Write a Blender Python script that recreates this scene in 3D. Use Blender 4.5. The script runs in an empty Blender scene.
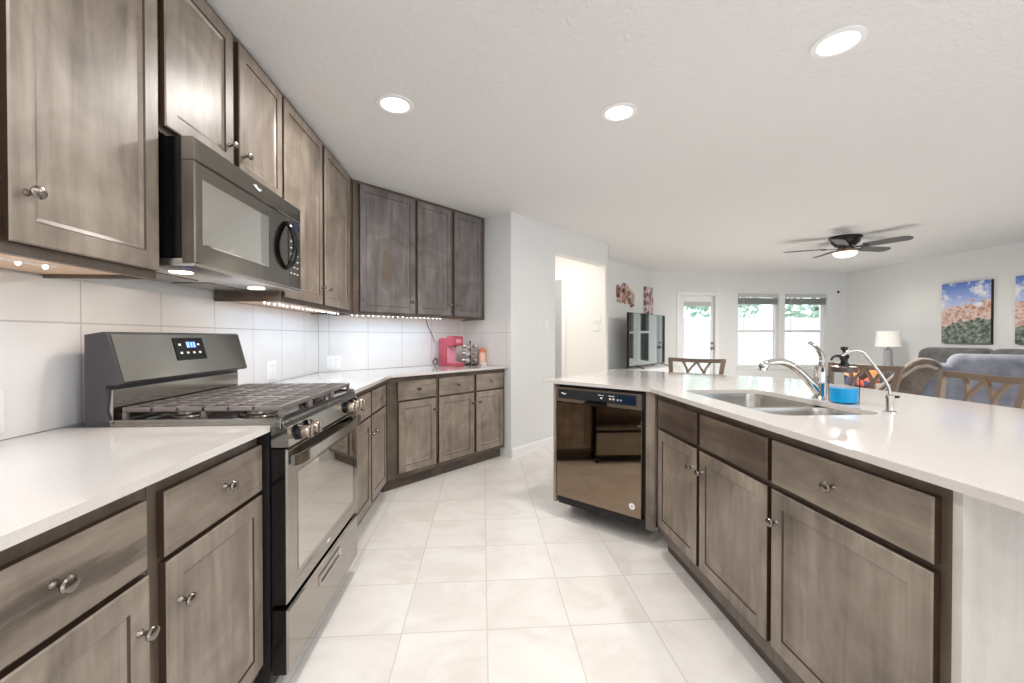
import bpy, bmesh, math, random
from mathutils import Vector, Matrix
random.seed(7)
PI = math.pi
S = bpy.context.scene
COL = S.collection

# ---------------------------------------------------------------- camera
FPX, YAW, PITCH, EYE = 425.4, .0691, .0098, 1.20
cam_d = bpy.data.cameras.new('camera'); cam = bpy.data.objects.new('camera', cam_d); COL.objects.link(cam)
cam_d.sensor_width = 36; cam_d.sensor_fit = 'HORIZONTAL'; cam_d.lens = FPX / 1024 * 36
cam_d.clip_start = .02; cam_d.clip_end = 200
cam.location = (0, 0, EYE); cam.rotation_euler = (PI / 2 - PITCH, 0, -YAW)
S.camera = cam
# ---------------------------------------------------------------- sky and exposure
W = bpy.data.worlds.new('sky'); S.world = W; W.use_nodes = True
bg = W.node_tree.nodes['Background']
bg.inputs[0].default_value = (.80, .90, 1.0, 1); bg.inputs[1].default_value = 3.3
S.view_settings.view_transform = 'Standard'; S.view_settings.look = 'None'
S.view_settings.exposure = 0.12; S.view_settings.gamma = 1; S.view_settings.use_curve_mapping = False
S.cycles.use_denoising = True
S.cycles.max_bounces = 10; S.cycles.diffuse_bounces = 6; S.cycles.glossy_bounces = 5
S.cycles.transparent_max_bounces = 12; S.cycles.sample_clamp_indirect = 6
DOWNLIGHT_W, FAN_W, HALL_W, HOOD_W, LED_W, LAMP_W = 12.0, 75.0, 8.5, .8, 2.0, 2.0
CEIL = 2.44

# ---------------------------------------------------------------- materials
def lin(r, g, b):
    f = lambda c: (c / 255 / 12.92) if c / 255 <= .04045 else ((c / 255 + .055) / 1.055) ** 2.4
    return (f(r), f(g), f(b), 1)
def mat(name, rgb, rough=.5, metal=0, spec=.5, coat=0, trans=0, ior=1.45, emit=None, estr=0):
    m = bpy.data.materials.new(name); m.use_nodes = True
    b = m.node_tree.nodes['Principled BSDF']
    b.inputs['Base Color'].default_value = lin(*rgb); b.inputs['Roughness'].default_value = rough
    b.inputs['Metallic'].default_value = metal; b.inputs['Specular IOR Level'].default_value = spec
    b.inputs['Coat Weight'].default_value = coat; b.inputs['Coat Roughness'].default_value = .08
    b.inputs['Transmission Weight'].default_value = trans; b.inputs['IOR'].default_value = ior
    if emit: b.inputs['Emission Color'].default_value = lin(*emit); b.inputs['Emission Strength'].default_value = estr
    return m
class NT:
    def __init__(s, m): s.m = m; s.t = m.node_tree; s.b = s.t.nodes['Principled BSDF']
    def n(s, typ, **kw):
        o = s.t.nodes.new(typ)
        for k, v in kw.items():
            if k in o.inputs: o.inputs[k].default_value = v
            else: setattr(o, k, v)
        return o
    def l(s, a, b): s.t.links.new(a, b)
    def coord(s, scale=(1, 1, 1), kind='Object', loc=(0, 0, 0), rnd=False):
        tc = s.n('ShaderNodeTexCoord'); mp = s.n('ShaderNodeMapping')
        mp.inputs['Scale'].default_value = scale; mp.inputs['Location'].default_value = loc
        s.l(tc.outputs[kind], mp.inputs['Vector'])
        if rnd:
            oi = s.n('ShaderNodeObjectInfo'); mu = s.n('ShaderNodeMath', operation='MULTIPLY'); mu.inputs[1].default_value = 37
            s.l(oi.outputs['Random'], mu.inputs[0]); cb = s.n('ShaderNodeCombineXYZ')
            for k in range(3): s.l(mu.outputs[0], cb.inputs[k])
            s.l(cb.outputs[0], mp.inputs['Location'])
        return mp.outputs[0]
    def noise(s, vec, scale=5, detail=4, rough=.55, dist=0):
        o = s.n('ShaderNodeTexNoise', Scale=scale, Detail=detail, Roughness=rough, Distortion=dist); s.l(vec, o.inputs['Vector']); return o.outputs['Fac']
    def ramp(s, fac, stops):
        o = s.n('ShaderNodeValToRGB'); e = o.color_ramp.elements
        while len(e) < len(stops): e.new(.5)
        for k, (p, c) in enumerate(stops): e[k].position = p; e[k].color = lin(*c)
        s.l(fac, o.inputs[0]); return o.outputs[0]
    def mix(s, fac, a, b, mode='MIX'):
        o = s.n('ShaderNodeMix', data_type='RGBA', blend_type=mode)
        for k, v in ((0, fac), (6, a), (7, b)):
            if isinstance(v, (int, float)): o.inputs[k].default_value = v
            elif isinstance(v, tuple): o.inputs[k].default_value = v
            else: s.l(v, o.inputs[k])
        return o.outputs[2]
    def math(s, op, a, b=None, c=None):
        o = s.n('ShaderNodeMath', operation=op)
        for k, v in enumerate((a, b, c)):
            if v is None: continue
            if isinstance(v, (int, float)): o.inputs[k].default_value = v
            else: s.l(v, o.inputs[k])
        return o.outputs[0]
    def bump(s, h, strength=.2, dist=.01):
        o = s.n('ShaderNodeBump', Strength=strength, Distance=dist); s.l(h, o.inputs['Height']); s.l(o.outputs[0], s.b.inputs['Normal'])
    def color(s, c): s.l(c, s.b.inputs['Base Color'])
    def grid(s, axis_a, pa, oa, axis_b, pb, ob, w):
        """1 on grout lines of a tile grid in object space"""
        tc = s.n('ShaderNodeTexCoord'); sp = s.n('ShaderNodeSeparateXYZ'); s.l(tc.outputs['Object'], sp.inputs[0])
        r = []; cells = []
        for ax, p, o in ((axis_a, pa, oa), (axis_b, pb, ob)):
            q = s.math('DIVIDE', s.math('SUBTRACT', sp.outputs[ax], o), p)
            f = s.math('FRACT', q); cells.append(s.math('FLOOR', q))
            d = s.math('MINIMUM', f, s.math('SUBTRACT', 1, f))
            r.append(s.math('LESS_THAN', d, w / p / 2))
        return s.math('MAXIMUM', r[0], r[1]), cells

def wood(name, horiz, dark, mid, light, rough=.42, coat=.32, stain=None):
    m = mat(name, mid, rough, coat=coat); t = NT(m)
    sc = (.9, 5, 9) if horiz else (9, 5, .9)
    v = t.coord(sc, rnd=True); g = t.noise(v, 2.2, 7, .62, .6)
    v2 = t.coord((2.2, 2.2, 2.2), rnd=True); bl = t.noise(v2, 1.6, 4, .6, .8)
    f = t.math('ADD', t.math('MULTIPLY', g, .42), t.math('MULTIPLY', bl, .58))
    c = t.ramp(f, [(.34, dark), (.50, mid), (.64, light)])
    if stain:      # a worn or streaked patch of its own shape: centre, radii, colour, strength
        (cx, cz), (rx, rz), sc_, rgb, amt = stain
        tc = t.n('ShaderNodeTexCoord'); mp = t.n('ShaderNodeMapping'); mp.inputs['Location'].default_value = (-cx / rx, 0, -cz / rz); mp.inputs['Scale'].default_value = (1 / rx, 0, 1 / rz)
        t.l(tc.outputs['Object'], mp.inputs['Vector']); ln = t.n('ShaderNodeVectorMath', operation='LENGTH'); t.l(mp.outputs[0], ln.inputs[0])
        nz = t.noise(t.coord(sc_), 1, 5, .65)
        k = t.math('SUBTRACT', t.math('ADD', 1.0, t.math('MULTIPLY', t.math('SUBTRACT', nz, .5), 3.2)), ln.outputs['Value'])
        k = t.math('MULTIPLY', t.math('MINIMUM', t.math('MAXIMUM', t.math('MULTIPLY', k, 1.6), 0), 1), amt)
        c = t.mix(k, c, lin(*rgb))
    t.color(c)
    t.b.inputs['Coat Roughness'].default_value = .38
    t.bump(g, .05, .002); return m
M = {}
M['wood_v'] = wood('driftwood_stain_vertical', False, (98, 87, 77), (134, 121, 109), (160, 148, 136))
M['wood_h'] = wood('driftwood_stain_horizontal', True, (98, 87, 77), (134, 121, 109), (160, 148, 136))
M['frame'] = wood('dark_frame_stain', False, (66, 54, 45), (90, 77, 66), (106, 93, 81))
M['wood_smudge'] = wood('driftwood_cool_light_worn', False, (84, 78, 75), (112, 106, 104), (138, 132, 129), stain=((.32, 1.82), (.085, .21), (9, 9, 5), (104, 86, 70), .65))  # grey base carries the cool daylight tint; the brown smudge is a door mark
M['wood_streak'] = wood('driftwood_stain_streaked', True, (98, 87, 77), (134, 121, 109), (160, 148, 136), stain=((.76, .775), (.26, .035), (5, 5, 34), (66, 56, 47), .75))
M['wood_dark'] = wood('driftwood_stain_dark', True, (62, 50, 42), (88, 73, 62), (116, 101, 88))
M['wood_cool_light'] = wood('driftwood_cool_light', False, (84, 78, 75), (112, 106, 104), (138, 132, 129))  # greyer copy of the stain, cool daylight tint put into the colour
M['edge'] = mat('stain_edge_shaded', (62, 46, 35), .45)  # brown edge stain, darkened further for the shade in the door gaps
M['maple'] = mat('raw_maple', (226, 196, 168), .55)
M['toe'] = wood('toe_kick_stain', True, (58, 46, 38), (84, 70, 60), (98, 84, 73))
M['pewter'] = mat('pewter', (136, 127, 121), .25, 1)
def white_paint(name, rgb, scale, strength, rough=.6, dist=.004):
    m = mat(name, rgb, rough, spec=.3); t = NT(m); t.bump(t.noise(t.coord(), scale, 5, .6, .8), strength, dist); return m
M['wall'] = white_paint('wall_paint', (228, 229, 228), 60, .06)
M['ceiling'] = white_paint('ceiling_knockdown', (229, 228, 227), 26, .7, .8, .012)
M['hallpaint'] = white_paint('hall_paint', (244, 241, 236), 60, .06)
M['trim'] = mat('white_trim', (240, 240, 240), .35)
def floor_mat():
    m = mat('floor_tile', (226, 222, 216), .22); t = NT(m)
    line, cells = t.grid(0, .345, .018, 1, .3525, 1.738, .005)
    cb = t.n('ShaderNodeCombineXYZ'); t.l(cells[0], cb.inputs[0]); t.l(cells[1], cb.inputs[1])
    wn = t.n('ShaderNodeTexWhiteNoise'); t.l(cb.outputs[0], wn.inputs['Vector'])
    mp = t.n('ShaderNodeVectorMath', operation='MULTIPLY_ADD'); tc = t.n('ShaderNodeTexCoord')
    t.l(wn.outputs['Color'], mp.inputs[0]); mp.inputs[1].default_value = (9, 9, 9); t.l(tc.outputs['Object'], mp.inputs[2])
    v = t.noise(mp.outputs[0], 2.3, 6, .6, 1.4)
    c = t.ramp(v, [(.38, (230, 224, 219)), (.52, (238, 234, 230)), (.7, (242, 239, 236))])
    t.color(t.mix(line, c, lin(214, 208, 201))); t.b.inputs['Specular IOR Level'].default_value = .4
    t.bump(t.math('SUBTRACT', 1, line), .25, .002); return m
M['floor'] = floor_mat()
def wall_tile(name, off):
    m = mat(name, (232, 228, 226), .27); t = NT(m)
    line, _ = t.grid(0, .354, off, 2, .333, .9135, .005)
    v = t.noise(t.coord((1, 1, 1)), 1.7, 4)
    c = t.ramp(v, [(.35, (228, 223, 220)), (.65, (236, 233, 231))])
    t.color(t.mix(line, c, lin(196, 190, 186))); t.bump(t.math('SUBTRACT', 1, line), .3, .002); return m
M['quartz'] = mat('white_quartz', (226, 220, 216), .1, coat=.3)
_t = NT(M['quartz']); _t.color(_t.ramp(_t.noise(_t.coord(), 260, 2), [(.35, (211, 205, 201)), (.6, (216, 210, 206))]))
M['steel'] = mat('brushed_steel', (190, 186, 180), .27, 1)
M['chrome'] = mat('chrome', (214, 210, 206), .07, 1)
M['blacksteel'] = mat('black_stainless', (178, 177, 172), .13, 1)
M['microsteel'] = mat('microwave_black_stainless', (140, 136, 129), .12, 1); M['microglass'] = mat('microwave_glass', (214, 212, 206), .03, 1)
M['ovenfront'] = mat('oven_front', (160, 154, 147), .06, 1)
M['ovenglass'] = mat('oven_glass', (200, 195, 188), .025, 1)
M['black'] = mat('black_gloss', (14, 14, 15), .14)
M['blackmat'] = mat('black_matte', (22, 21, 21), .5)
M['iron'] = mat('cast_iron', (132, 124, 120), .36, .6)
M['cooktop'] = mat('cooktop_enamel', (140, 140, 142), .12, 1)
M['sidegrey'] = mat('range_side', (72, 68, 70), .42)
M['dwfront'] = mat('dishwasher_front', (136, 121, 104), .04, 1)
M['dwpanel'] = mat('dishwasher_console', (48, 50, 52), .1)
M['taupe'] = mat('dishwasher_lip', (164, 152, 139), .25, .85)
M['white'] = mat('white_plastic', (243, 243, 241), .35)
M['mark'] = mat('white_print', (236, 236, 236), .5)
M['display'] = mat('display_digits', (120, 150, 240), .3, emit=(110, 150, 255), estr=1.6)
M['navy'] = mat('blue_display', (22, 40, 66), .15)
M['lampwhite'] = mat('led_lens', (255, 255, 255), .4, emit=(255, 250, 244), estr=6)
M['bulb'] = mat('led_dot', (255, 255, 255), .4, emit=(214, 232, 255), estr=4)
M['hoodlamp'] = mat('hood_lamp', (255, 240, 220), .4, emit=(255, 232, 204), estr=5)
M['fanbowl'] = mat('fan_glass', (255, 250, 240), .4, emit=(255, 246, 232), estr=.95)
M['shade'] = mat('lamp_shade', (240, 238, 232), .8, emit=(255, 250, 240), estr=.16)
M['pink'] = mat('pink_plastic', (190, 82, 96), .3)
M['pinkpale'] = mat('pale_pink_plastic', (226, 152, 168), .3)
M['pod'] = mat('foil_pod', (206, 204, 200), .25, .7)
M['peach'] = mat('peach_jar', (238, 196, 178), .4); M['peachlid'] = mat('peach_lid', (222, 132, 104), .5)
M['darklid'] = mat('antique_lid', (92, 82, 78), .35, .7)
M['cable'] = mat('dark_cable', (48, 40, 40), .5)
def glass(name, tint=(1, 1, 1), refl=1.0, ior=1.45):
    m = bpy.data.materials.new(name); m.use_nodes = True; t = m.node_tree; t.nodes.clear()
    o = t.nodes.new('ShaderNodeOutputMaterial'); mx = t.nodes.new('ShaderNodeMixShader'); fr = t.nodes.new('ShaderNodeFresnel'); fr.inputs[0].default_value = ior
    tr = t.nodes.new('ShaderNodeBsdfTransparent'); tr.inputs[0].default_value = (*tint, 1)
    gl = t.nodes.new('ShaderNodeBsdfGlossy'); gl.inputs['Roughness'].default_value = .02
    t.links.new(fr.outputs[0], mx.inputs[0]); t.links.new(tr.outputs[0], mx.inputs[1]); t.links.new(gl.outputs[0], mx.inputs[2]); t.links.new(mx.outputs[0], o.inputs[0]); return m
M['pane'] = glass('window_glass'); M['jarglass'] = glass('jar_glass', (.985, .99, 1), ior=1.06); M['soap'] = mat('blue_soap', (10, 162, 226), .1, emit=None)
M['soapb'] = mat('blue_bottle', (26, 96, 170), .2)
M['bronze'] = mat('champagne_metal', (136, 119, 104), .36, .55)
M['seatfab'] = mat('stool_seat', (196, 188, 176), .8)
def fabric(name, a, b):
    m = mat(name, a, .85, spec=.2); t = NT(m); t.color(t.ramp(t.noise(t.coord(), 7, 5, .6), [(.35, a), (.65, b)])); t.b.inputs['Sheen Weight'].default_value = .25; return m
M['sofagrey'] = fabric('charcoal_sofa', (80, 80, 82), (104, 104, 105)); M['sofablue'] = fabric('slate_sofa', (110, 113, 126), (138, 141, 152)); M['sofabrown'] = fabric('taupe_sofa', (90, 80, 73), (118, 107, 98))
M['pipe'] = fabric('sofa_piping', (150, 138, 126), (168, 156, 144))
M['oak'] = wood('side_table_wood', True, (84, 66, 52), (112, 92, 74), (132, 110, 90))
M['fandark'] = mat('fan_bronze', (40, 36, 40), .3, .6); M['fanblade'] = mat('fan_blade', (92, 92, 92), .5); M['fancopper'] = mat('fan_fitter', (176, 150, 136), .3, .7)
M['lampbase'] = mat('lamp_ceramic', (164, 166, 170), .3)
M['blind'] = mat('grey_blind', (150, 153, 150), .6); M['valance'] = mat('blind_valance', (196, 198, 196), .6)
M['elephant'] = None
def speckle(name, cols, scale, rough=.6):
    m = mat(name, cols[0], rough); t = NT(m)
    vo = t.n('ShaderNodeTexVoronoi', Scale=scale); t.l(t.coord((1, 1, 1)), vo.inputs['Vector'])
    sp = t.n('ShaderNodeSeparateColor'); t.l(vo.outputs['Color'], sp.inputs[0])
    r = t.n('ShaderNodeValToRGB'); r.color_ramp.interpolation = 'CONSTANT'; e = r.color_ramp.elements
    while len(e) < len(cols): e.new(.5)
    for k, c in enumerate(cols): e[k].position = k / len(cols); e[k].color = lin(*c)
    t.l(sp.outputs[0], r.inputs[0]); t.color(r.outputs[0]); return m
M['elephant'] = speckle('carved_elephants', [(150, 116, 104), (196, 176, 160), (112, 66, 70), (176, 140, 130), (216, 200, 184)], 13)
M['mosaic'] = speckle('mosaic_canvas', [(206, 170, 168), (110, 84, 92), (226, 206, 204), (150, 110, 118), (196, 186, 190)], 15)
M['pillowprint'] = speckle('printed_pillow', [(236, 150, 96), (60, 36, 30), (244, 186, 140), (214, 84, 66), (90, 92, 120), (236, 120, 90)], 9, .8)
M['canvasedge'] = mat('canvas_edge', (34, 38, 44), .7)
def canyon(name, seed):
    """a plain desert landscape print: local x runs along the canvas 0..1, z up 0..1 (Generated)"""
    m = mat(name, (150, 150, 150), .7); t = NT(m)
    tc = t.n('ShaderNodeTexCoord'); sp = t.n('ShaderNodeSeparateXYZ'); t.l(tc.outputs['Generated'], sp.inputs[0])
    z = sp.outputs[2]; mp = t.n('ShaderNodeMapping'); mp.inputs['Location'].default_value = (seed, seed * 2, 0); mp.inputs['Scale'].default_value = (1, 0, 1.6); t.l(tc.outputs['Generated'], mp.inputs['Vector'])
    n1 = t.noise(mp.outputs[0], 3.2, 6, .6); n2 = t.noise(mp.outputs[0], 11, 7, .7)
    sky = t.ramp(z, [(.55, (206, 214, 236)), (.8, (140, 164, 222)), (1, (84, 118, 196))])
    cloud = t.ramp(n1, [(.5, (0, 0, 0)), (.6, (255, 255, 255))])
    sky = t.mix(cloud, sky, lin(238, 236, 240))
    rock = t.ramp(n2, [(.33, (126, 104, 102)), (.47, (204, 164, 148)), (.56, (230, 208, 198)), (.68, (158, 156, 164))])
    bush = t.ramp(n2, [(.36, (52, 64, 60)), (.5, (104, 120, 110)), (.6, (160, 160, 150)), (.68, (206, 168, 150))])
    zz = t.math('ADD', t.math('ADD', z, t.math('MULTIPLY', t.math('SUBTRACT', n1, .5), .6)), t.math('MULTIPLY', t.math('SUBTRACT', .5, sp.outputs[0]), .13))
    c = t.mix(t.math('GREATER_THAN', zz, .36), bush, rock); c = t.mix(t.math('GREATER_THAN', zz, .62), c, sky)
    t.color(c); return m
M['panelwood'] = wood('pale_end_panel', False, (176, 168, 159), (190, 182, 174), (200, 193, 185), .5, 0)
M['grass'] = fabric('lawn', (120, 150, 96), (150, 172, 120))
M['tree'] = fabric('hazed_tree_leaves', (150, 174, 152), (196, 212, 198)); M['bark'] = mat('bark', (110, 92, 78), .9)  # leaf tones paled so the colour carries outdoor glare and haze
def fence_mat():
    m = mat('fence_boards', (214, 208, 206), .8); t = NT(m); line, c = t.grid(0, .14, 0, 2, 5, -1, .012)
    t.color(t.mix(line, t.ramp(t.noise(t.coord((7, 1, .6)), 3, 4), [(.35, (206, 200, 200)), (.65, (226, 221, 219))]), lin(166, 160, 160))); return m
M['fence'] = fence_mat()
M['concrete'] = mat('patio_concrete', (206, 202, 196), .85)

# ---------------------------------------------------------------- mesh builder
class MB:
    def __init__(s): s.bm = bmesh.new()
    def _add(s, verts, faces, mi=0):
        vs = [s.bm.verts.new(v) for v in verts]; out = []
        for f in faces:
            try: q = s.bm.faces.new([vs[i] for i in f]); q.material_index = mi; out.append(q)
            except ValueError: pass
        return vs, out
    def box(s, x0, x1, y0, y1, z0, z1, bev=0, mi=0, seg=2):
        v = [(x, y, z) for x in (x0, x1) for y in (y0, y1) for z in (z0, z1)]
        f = [(0, 1, 3, 2), (4, 6, 7, 5), (0, 4, 5, 1), (2, 3, 7, 6), (0, 2, 6, 4), (1, 5, 7, 3)]
        vs, fs = s._add(v, f, mi)
        if bev > 0:
            ed = list({e for q in fs for e in q.edges})
            bmesh.ops.bevel(s.bm, geom=ed, offset=min(bev, .49 * min(abs(x1 - x0), abs(y1 - y0), abs(z1 - z0))), segments=seg, profile=.5, affect='EDGES')
        return s
    def loft(s, loops, cap=True, closed=True, mi=0):
        n = len(loops[0]); vs = [[s.bm.verts.new(p) for p in L] for L in loops]
        for a, b in zip(vs, vs[1:]):
            for k in range(n if closed else n - 1):
                try: s.bm.faces.new((a[k], a[(k + 1) % n], b[(k + 1) % n], b[k])).material_index = mi
                except ValueError: pass
        if cap:
            for L in (vs[0][::-1], vs[-1]):
                try: s.bm.faces.new(L).material_index = mi
                except ValueError: pass
        return s
    def lathe(s, prof, c=(0, 0, 0), axis='z', n=24, sx=1, sy=1, mi=0):
        loops = []
        for r, h in prof:
            L = []
            for k in range(n):
                a = 2 * PI * k / n; p = (max(r, 1e-4) * math.cos(a) * sx, max(r, 1e-4) * math.sin(a) * sy, h)
                if axis == 'y': p = (p[0], -p[2], p[1])      # h runs towards -y
                elif axis == 'x': p = (p[2], p[0], p[1])
                L.append((p[0] + c[0], p[1] + c[1], p[2] + c[2]))
            loops.append(L)
        return s.loft(loops, mi=mi)
    def tube(s, pts, r, n=10, flat=1.0, mi=0):
        P = [Vector(p) for p in pts]; m = len(P); R = r if isinstance(r, (list, tuple)) else [r] * m
        loops = []; up = None
        for i in range(m):
            t = (P[min(i + 1, m - 1)] - P[max(i - 1, 0)]).normalized()
            if up is None:
                up = Vector((0, 0, 1)) if abs(t.z) < .9 else Vector((0, 1, 0))
            a = t.cross(up); a = a.normalized() if a.length > 1e-5 else Vector((1, 0, 0)); b = a.cross(t).normalized(); up = b
            loops.append([P[i] + (a * math.cos(2 * PI * k / n) * flat + b * math.sin(2 * PI * k / n)) * R[i] for k in range(n)])
        return s.loft(loops, mi=mi)
    def bar(s, pts, w, d, normal=(0, 1, 0), mi=0):
        """flat rectangular bar swept along pts; d is its size along normal"""
        P = [Vector(p) for p in pts]; N = Vector(normal).normalized(); loops = []
        for i in range(len(P)):
            t = (P[min(i + 1, len(P) - 1)] - P[max(i - 1, 0)]).normalized(); a = t.cross(N).normalized()
            loops.append([P[i] + a * w / 2 + N * d / 2, P[i] - a * w / 2 + N * d / 2, P[i] - a * w / 2 - N * d / 2, P[i] + a * w / 2 - N * d / 2])
        return s.loft(loops, mi=mi)
    def prism(s, poly, a, b, plane='xz', bev=0, mi=0):
        def P(u, v, h): return {'xz': (u, h, v), 'xy': (u, v, h), 'yz': (h, u, v)}[plane]
        vs, fs = s._add([P(u, v, a) for u, v in poly] + [P(u, v, b) for u, v in poly],
                        [tuple(range(len(poly)))[::-1], tuple(range(len(poly), 2 * len(poly)))] + [(k, (k + 1) % len(poly), len(poly) + (k + 1) % len(poly), len(poly) + k) for k in range(len(poly))], mi)
        if bev: bmesh.ops.bevel(s.bm, geom=list({e for q in fs for e in q.edges}), offset=bev, segments=2, profile=.5, affect='EDGES')
        return s
    def rings(s, x0, x1, z0, z1, prof, mi_of=None):
        """rectangular rings: prof = [(inset, y), ...], capped first and last"""
        loops = [[(x0 + i, y, z0 + i), (x1 - i, y, z0 + i), (x1 - i, y, z1 - i), (x0 + i, y, z1 - i)] for i, y in prof]
        vs = [[s.bm.verts.new(p) for p in L] for L in loops]
        for j, (a, b) in enumerate(zip(vs, vs[1:])):
            for k in range(4):
                s.bm.faces.new((a[k], a[(k + 1) % 4], b[(k + 1) % 4], b[k])).material_index = (mi_of or {}).get(j, 0)
        s.bm.faces.new(vs[0][::-1]); s.bm.faces.new(vs[-1]); return s
    def xf(s, mtx): bmesh.ops.transform(s.bm, matrix=mtx, verts=s.bm.verts); return s
    def build(s, name, m, parent=None, smooth=35, **tags):
        bm = s.bm; bmesh.ops.recalc_face_normals(bm, faces=bm.faces)
        if smooth:
            for f in bm.faces: f.smooth = True
            for e in bm.edges:
                if len(e.link_faces) == 2 and e.calc_face_angle(0) > math.radians(smooth): e.smooth = False
        me = bpy.data.meshes.new(name); bm.to_mesh(me); bm.free()
        for q in (m if isinstance(m, (list, tuple)) else [m]): me.materials.append(q)
        o = bpy.data.objects.new(name, me); COL.objects.link(o)
        if parent: o.parent = parent
        for k, v in tags.items(): o[k] = v
        return o
def thing(name, label, cat, loc=(0, 0, 0), rz=0, group=None):
    o = bpy.data.objects.new(name, None); o.empty_display_size = .1; COL.objects.link(o)
    o.location = loc; o.rotation_euler = (0, 0, rz); o['label'] = label; o['category'] = cat
    if group: o['group'] = group
    return o
def tag(o, label, cat, group=None):
    o['label'] = label; o['category'] = cat
    if group: o['group'] = group
    return o
def place(o, loc, rz=0): o.location = loc; o.rotation_euler = (0, 0, rz); return o
def struct(o): o['kind'] = 'structure'; return o
def dup(root, loc, rz, label=None):
    r = root.copy(); COL.objects.link(r); r.location = loc; r.rotation_euler = (0, 0, rz)
    if label: r['label'] = label
    for ch in list(root.children):
        c = ch.copy(); COL.objects.link(c); c.parent = r
        for g in list(ch.children):
            d = g.copy(); COL.objects.link(d); d.parent = c
    return r
def lamp(name, kind, loc, power, color=(1, 1, 1), size=.1, parent=None, rot=(0, 0, 0), sy=None, spread=None):
    d = bpy.data.lights.new(name, kind); d.energy = power; d.color = color
    if kind == 'AREA':
        d.size = size
        if sy: d.shape = 'RECTANGLE'; d.size_y = sy
        else: d.shape = 'DISK'
        if spread: d.spread = spread
    else: d.shadow_soft_size = size
    o = bpy.data.objects.new(name, d); COL.objects.link(o); o.location = loc; o.rotation_euler = rot
    if parent: o.parent = parent
    return o
def arc(c, r, a0, a1, n, plane='xz', h=0):
    out = []
    for k in range(n + 1):
        a = a0 + (a1 - a0) * k / n; u, v = c[0] + r * math.cos(a), c[1] + r * math.sin(a)
        out.append({'xz': (u, h, v), 'xy': (u, v, h), 'yz': (h, u, v)}[plane])
    return out
def bez(p0, p1, p2, p3, n=12):
    P = [Vector(p) for p in (p0, p1, p2, p3)]
    return [P[0] * (1 - t) ** 3 + P[1] * 3 * t * (1 - t) ** 2 + P[2] * 3 * t * t * (1 - t) + P[3] * t ** 3 for t in [k / n for k in range(n + 1)]]
def rrect(x0, x1, y0, y1, r, n=6):
    out = []
    for cx, cy, a in ((x1 - r, y1 - r, 0), (x0 + r, y1 - r, PI / 2), (x0 + r, y0 + r, PI), (x1 - r, y0 + r, 1.5 * PI)):
        for k in range(n + 1): out.append((cx + r * math.cos(a + PI / 2 * k / n), cy + r * math.sin(a + PI / 2 * k / n)))
    return out

# ---------------------------------------------------------------- setting
XL, XR, YF, YB = -1.338, 7.0, 7.75, -3.2       # range wall, right wall, far wall, added rear wall behind the camera
WC = Vector((XL, 3.552))                        # corner of range wall and angled wall
struct(MB().box(-3.4, XR + .2, YB, YF + .15, -.12, 0).build('floor', M['floor'], smooth=0))
struct(MB().box(-3.4, XR + .2, YB, YF + .15, CEIL, CEIL + .12).build('ceiling', M['ceiling'], smooth=0))
def wall(name, p0, p1, m, thick=.12, z0=0, z1=CEIL, holes=()):
    p0, p1 = Vector(p0), Vector(p1); d = p1 - p0; L = d.length; b = MB()
    xs = 0
    for a, c, h0, h1 in sorted(holes):
        b.box(xs, a, 0, thick, z0, z1)
        if h0 > z0: b.box(a, c, 0, thick, z0, h0)
        if h1 < z1: b.box(a, c, 0, thick, h1, z1)
        xs = c
    b.box(xs, L, 0, thick, z0, z1)
    o = b.build(name, m, smooth=0); place(o, (p0.x, p0.y, 0), math.atan2(d.y, d.x)); return struct(o)
R2 = 2 ** .5
def on45(k, s, sign=1):   # the point of the line y - x = k with x + y = s
    return ((s - k) / 2, (s + k) / 2)
STUB, WHITE = 4.485, 3.92                        # x+y of the stub wall face, y-x of the white wall face
wall('wall_left', (XL, YB), (XL, WC.y), M['wall'])
stub_back = on45(WC.y - WC.x, STUB); stub_front = on45(WHITE, STUB)
wall('wall_back', (WC.x, WC.y), (stub_back[0] + .05, stub_back[1] + .05), M['wall'])
wall('wall_stub', stub_back, on45(WHITE + .004, STUB), M['wall'])
wl = (Vector(on45(WHITE, 7.29)) - Vector(stub_front)).length
op0 = (Vector((.81, 4.73)) - Vector(stub_front)).length; op1 = (Vector(on45(WHITE, 7.166)) - Vector(stub_front)).length
wall('wall_hall', on45(WHITE, STUB + .008), on45(WHITE, 7.29), M['wall'], holes=[(op0, op1, 0, 2.155)])
wall('wall_hall_right', on45(6.2, 7.163), on45(WHITE + .004, 7.163), M['hallpaint'], .06, holes=[])
wall('wall_hall_left', on45(WHITE + .17, 5.5), on45(6.2, 5.5), M['hallpaint'], .08)
wall('wall_hall_end', on45(6.2, 5.5), on45(6.2, 7.2), M['hallpaint'], .08)
LIV = 4.63
wall('wall_living_return', on45(WHITE, 7.29), on45(LIV, 7.29), M['wall'], .05)
wall('wall_living', on45(LIV, 7.29), on45(LIV, 2 * YF - LIV), M['wall'])
liv_end = on45(LIV, 2 * YF - LIV)
wx0 = liv_end[0] - .1
WIN = [(4.828, 5.640), (5.762, 6.606)]; WZ0, WZ1 = .62, 2.03
DOOR = (3.70, 4.375, 0, 1.985)
wall('wall_far', (wx0, YF), (XR + .12, YF), M['wall'], .14, holes=[(DOOR[0] - wx0, DOOR[1] - wx0, 0, DOOR[3])] + [(a - wx0, b - wx0, WZ0, WZ1) for a, b in WIN])
wall('wall_right', (XR, YF), (XR, YB), M['wall'])
wall('wall_rear_added', (XR, YB), (XL - .12, YB), M['wall'], holes=[(.8, 3.2, .3, 2.1), (4.2, 6.6, .02, 2.1)])  # unseen wall added here, its openings sized to limit daylight from behind
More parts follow.
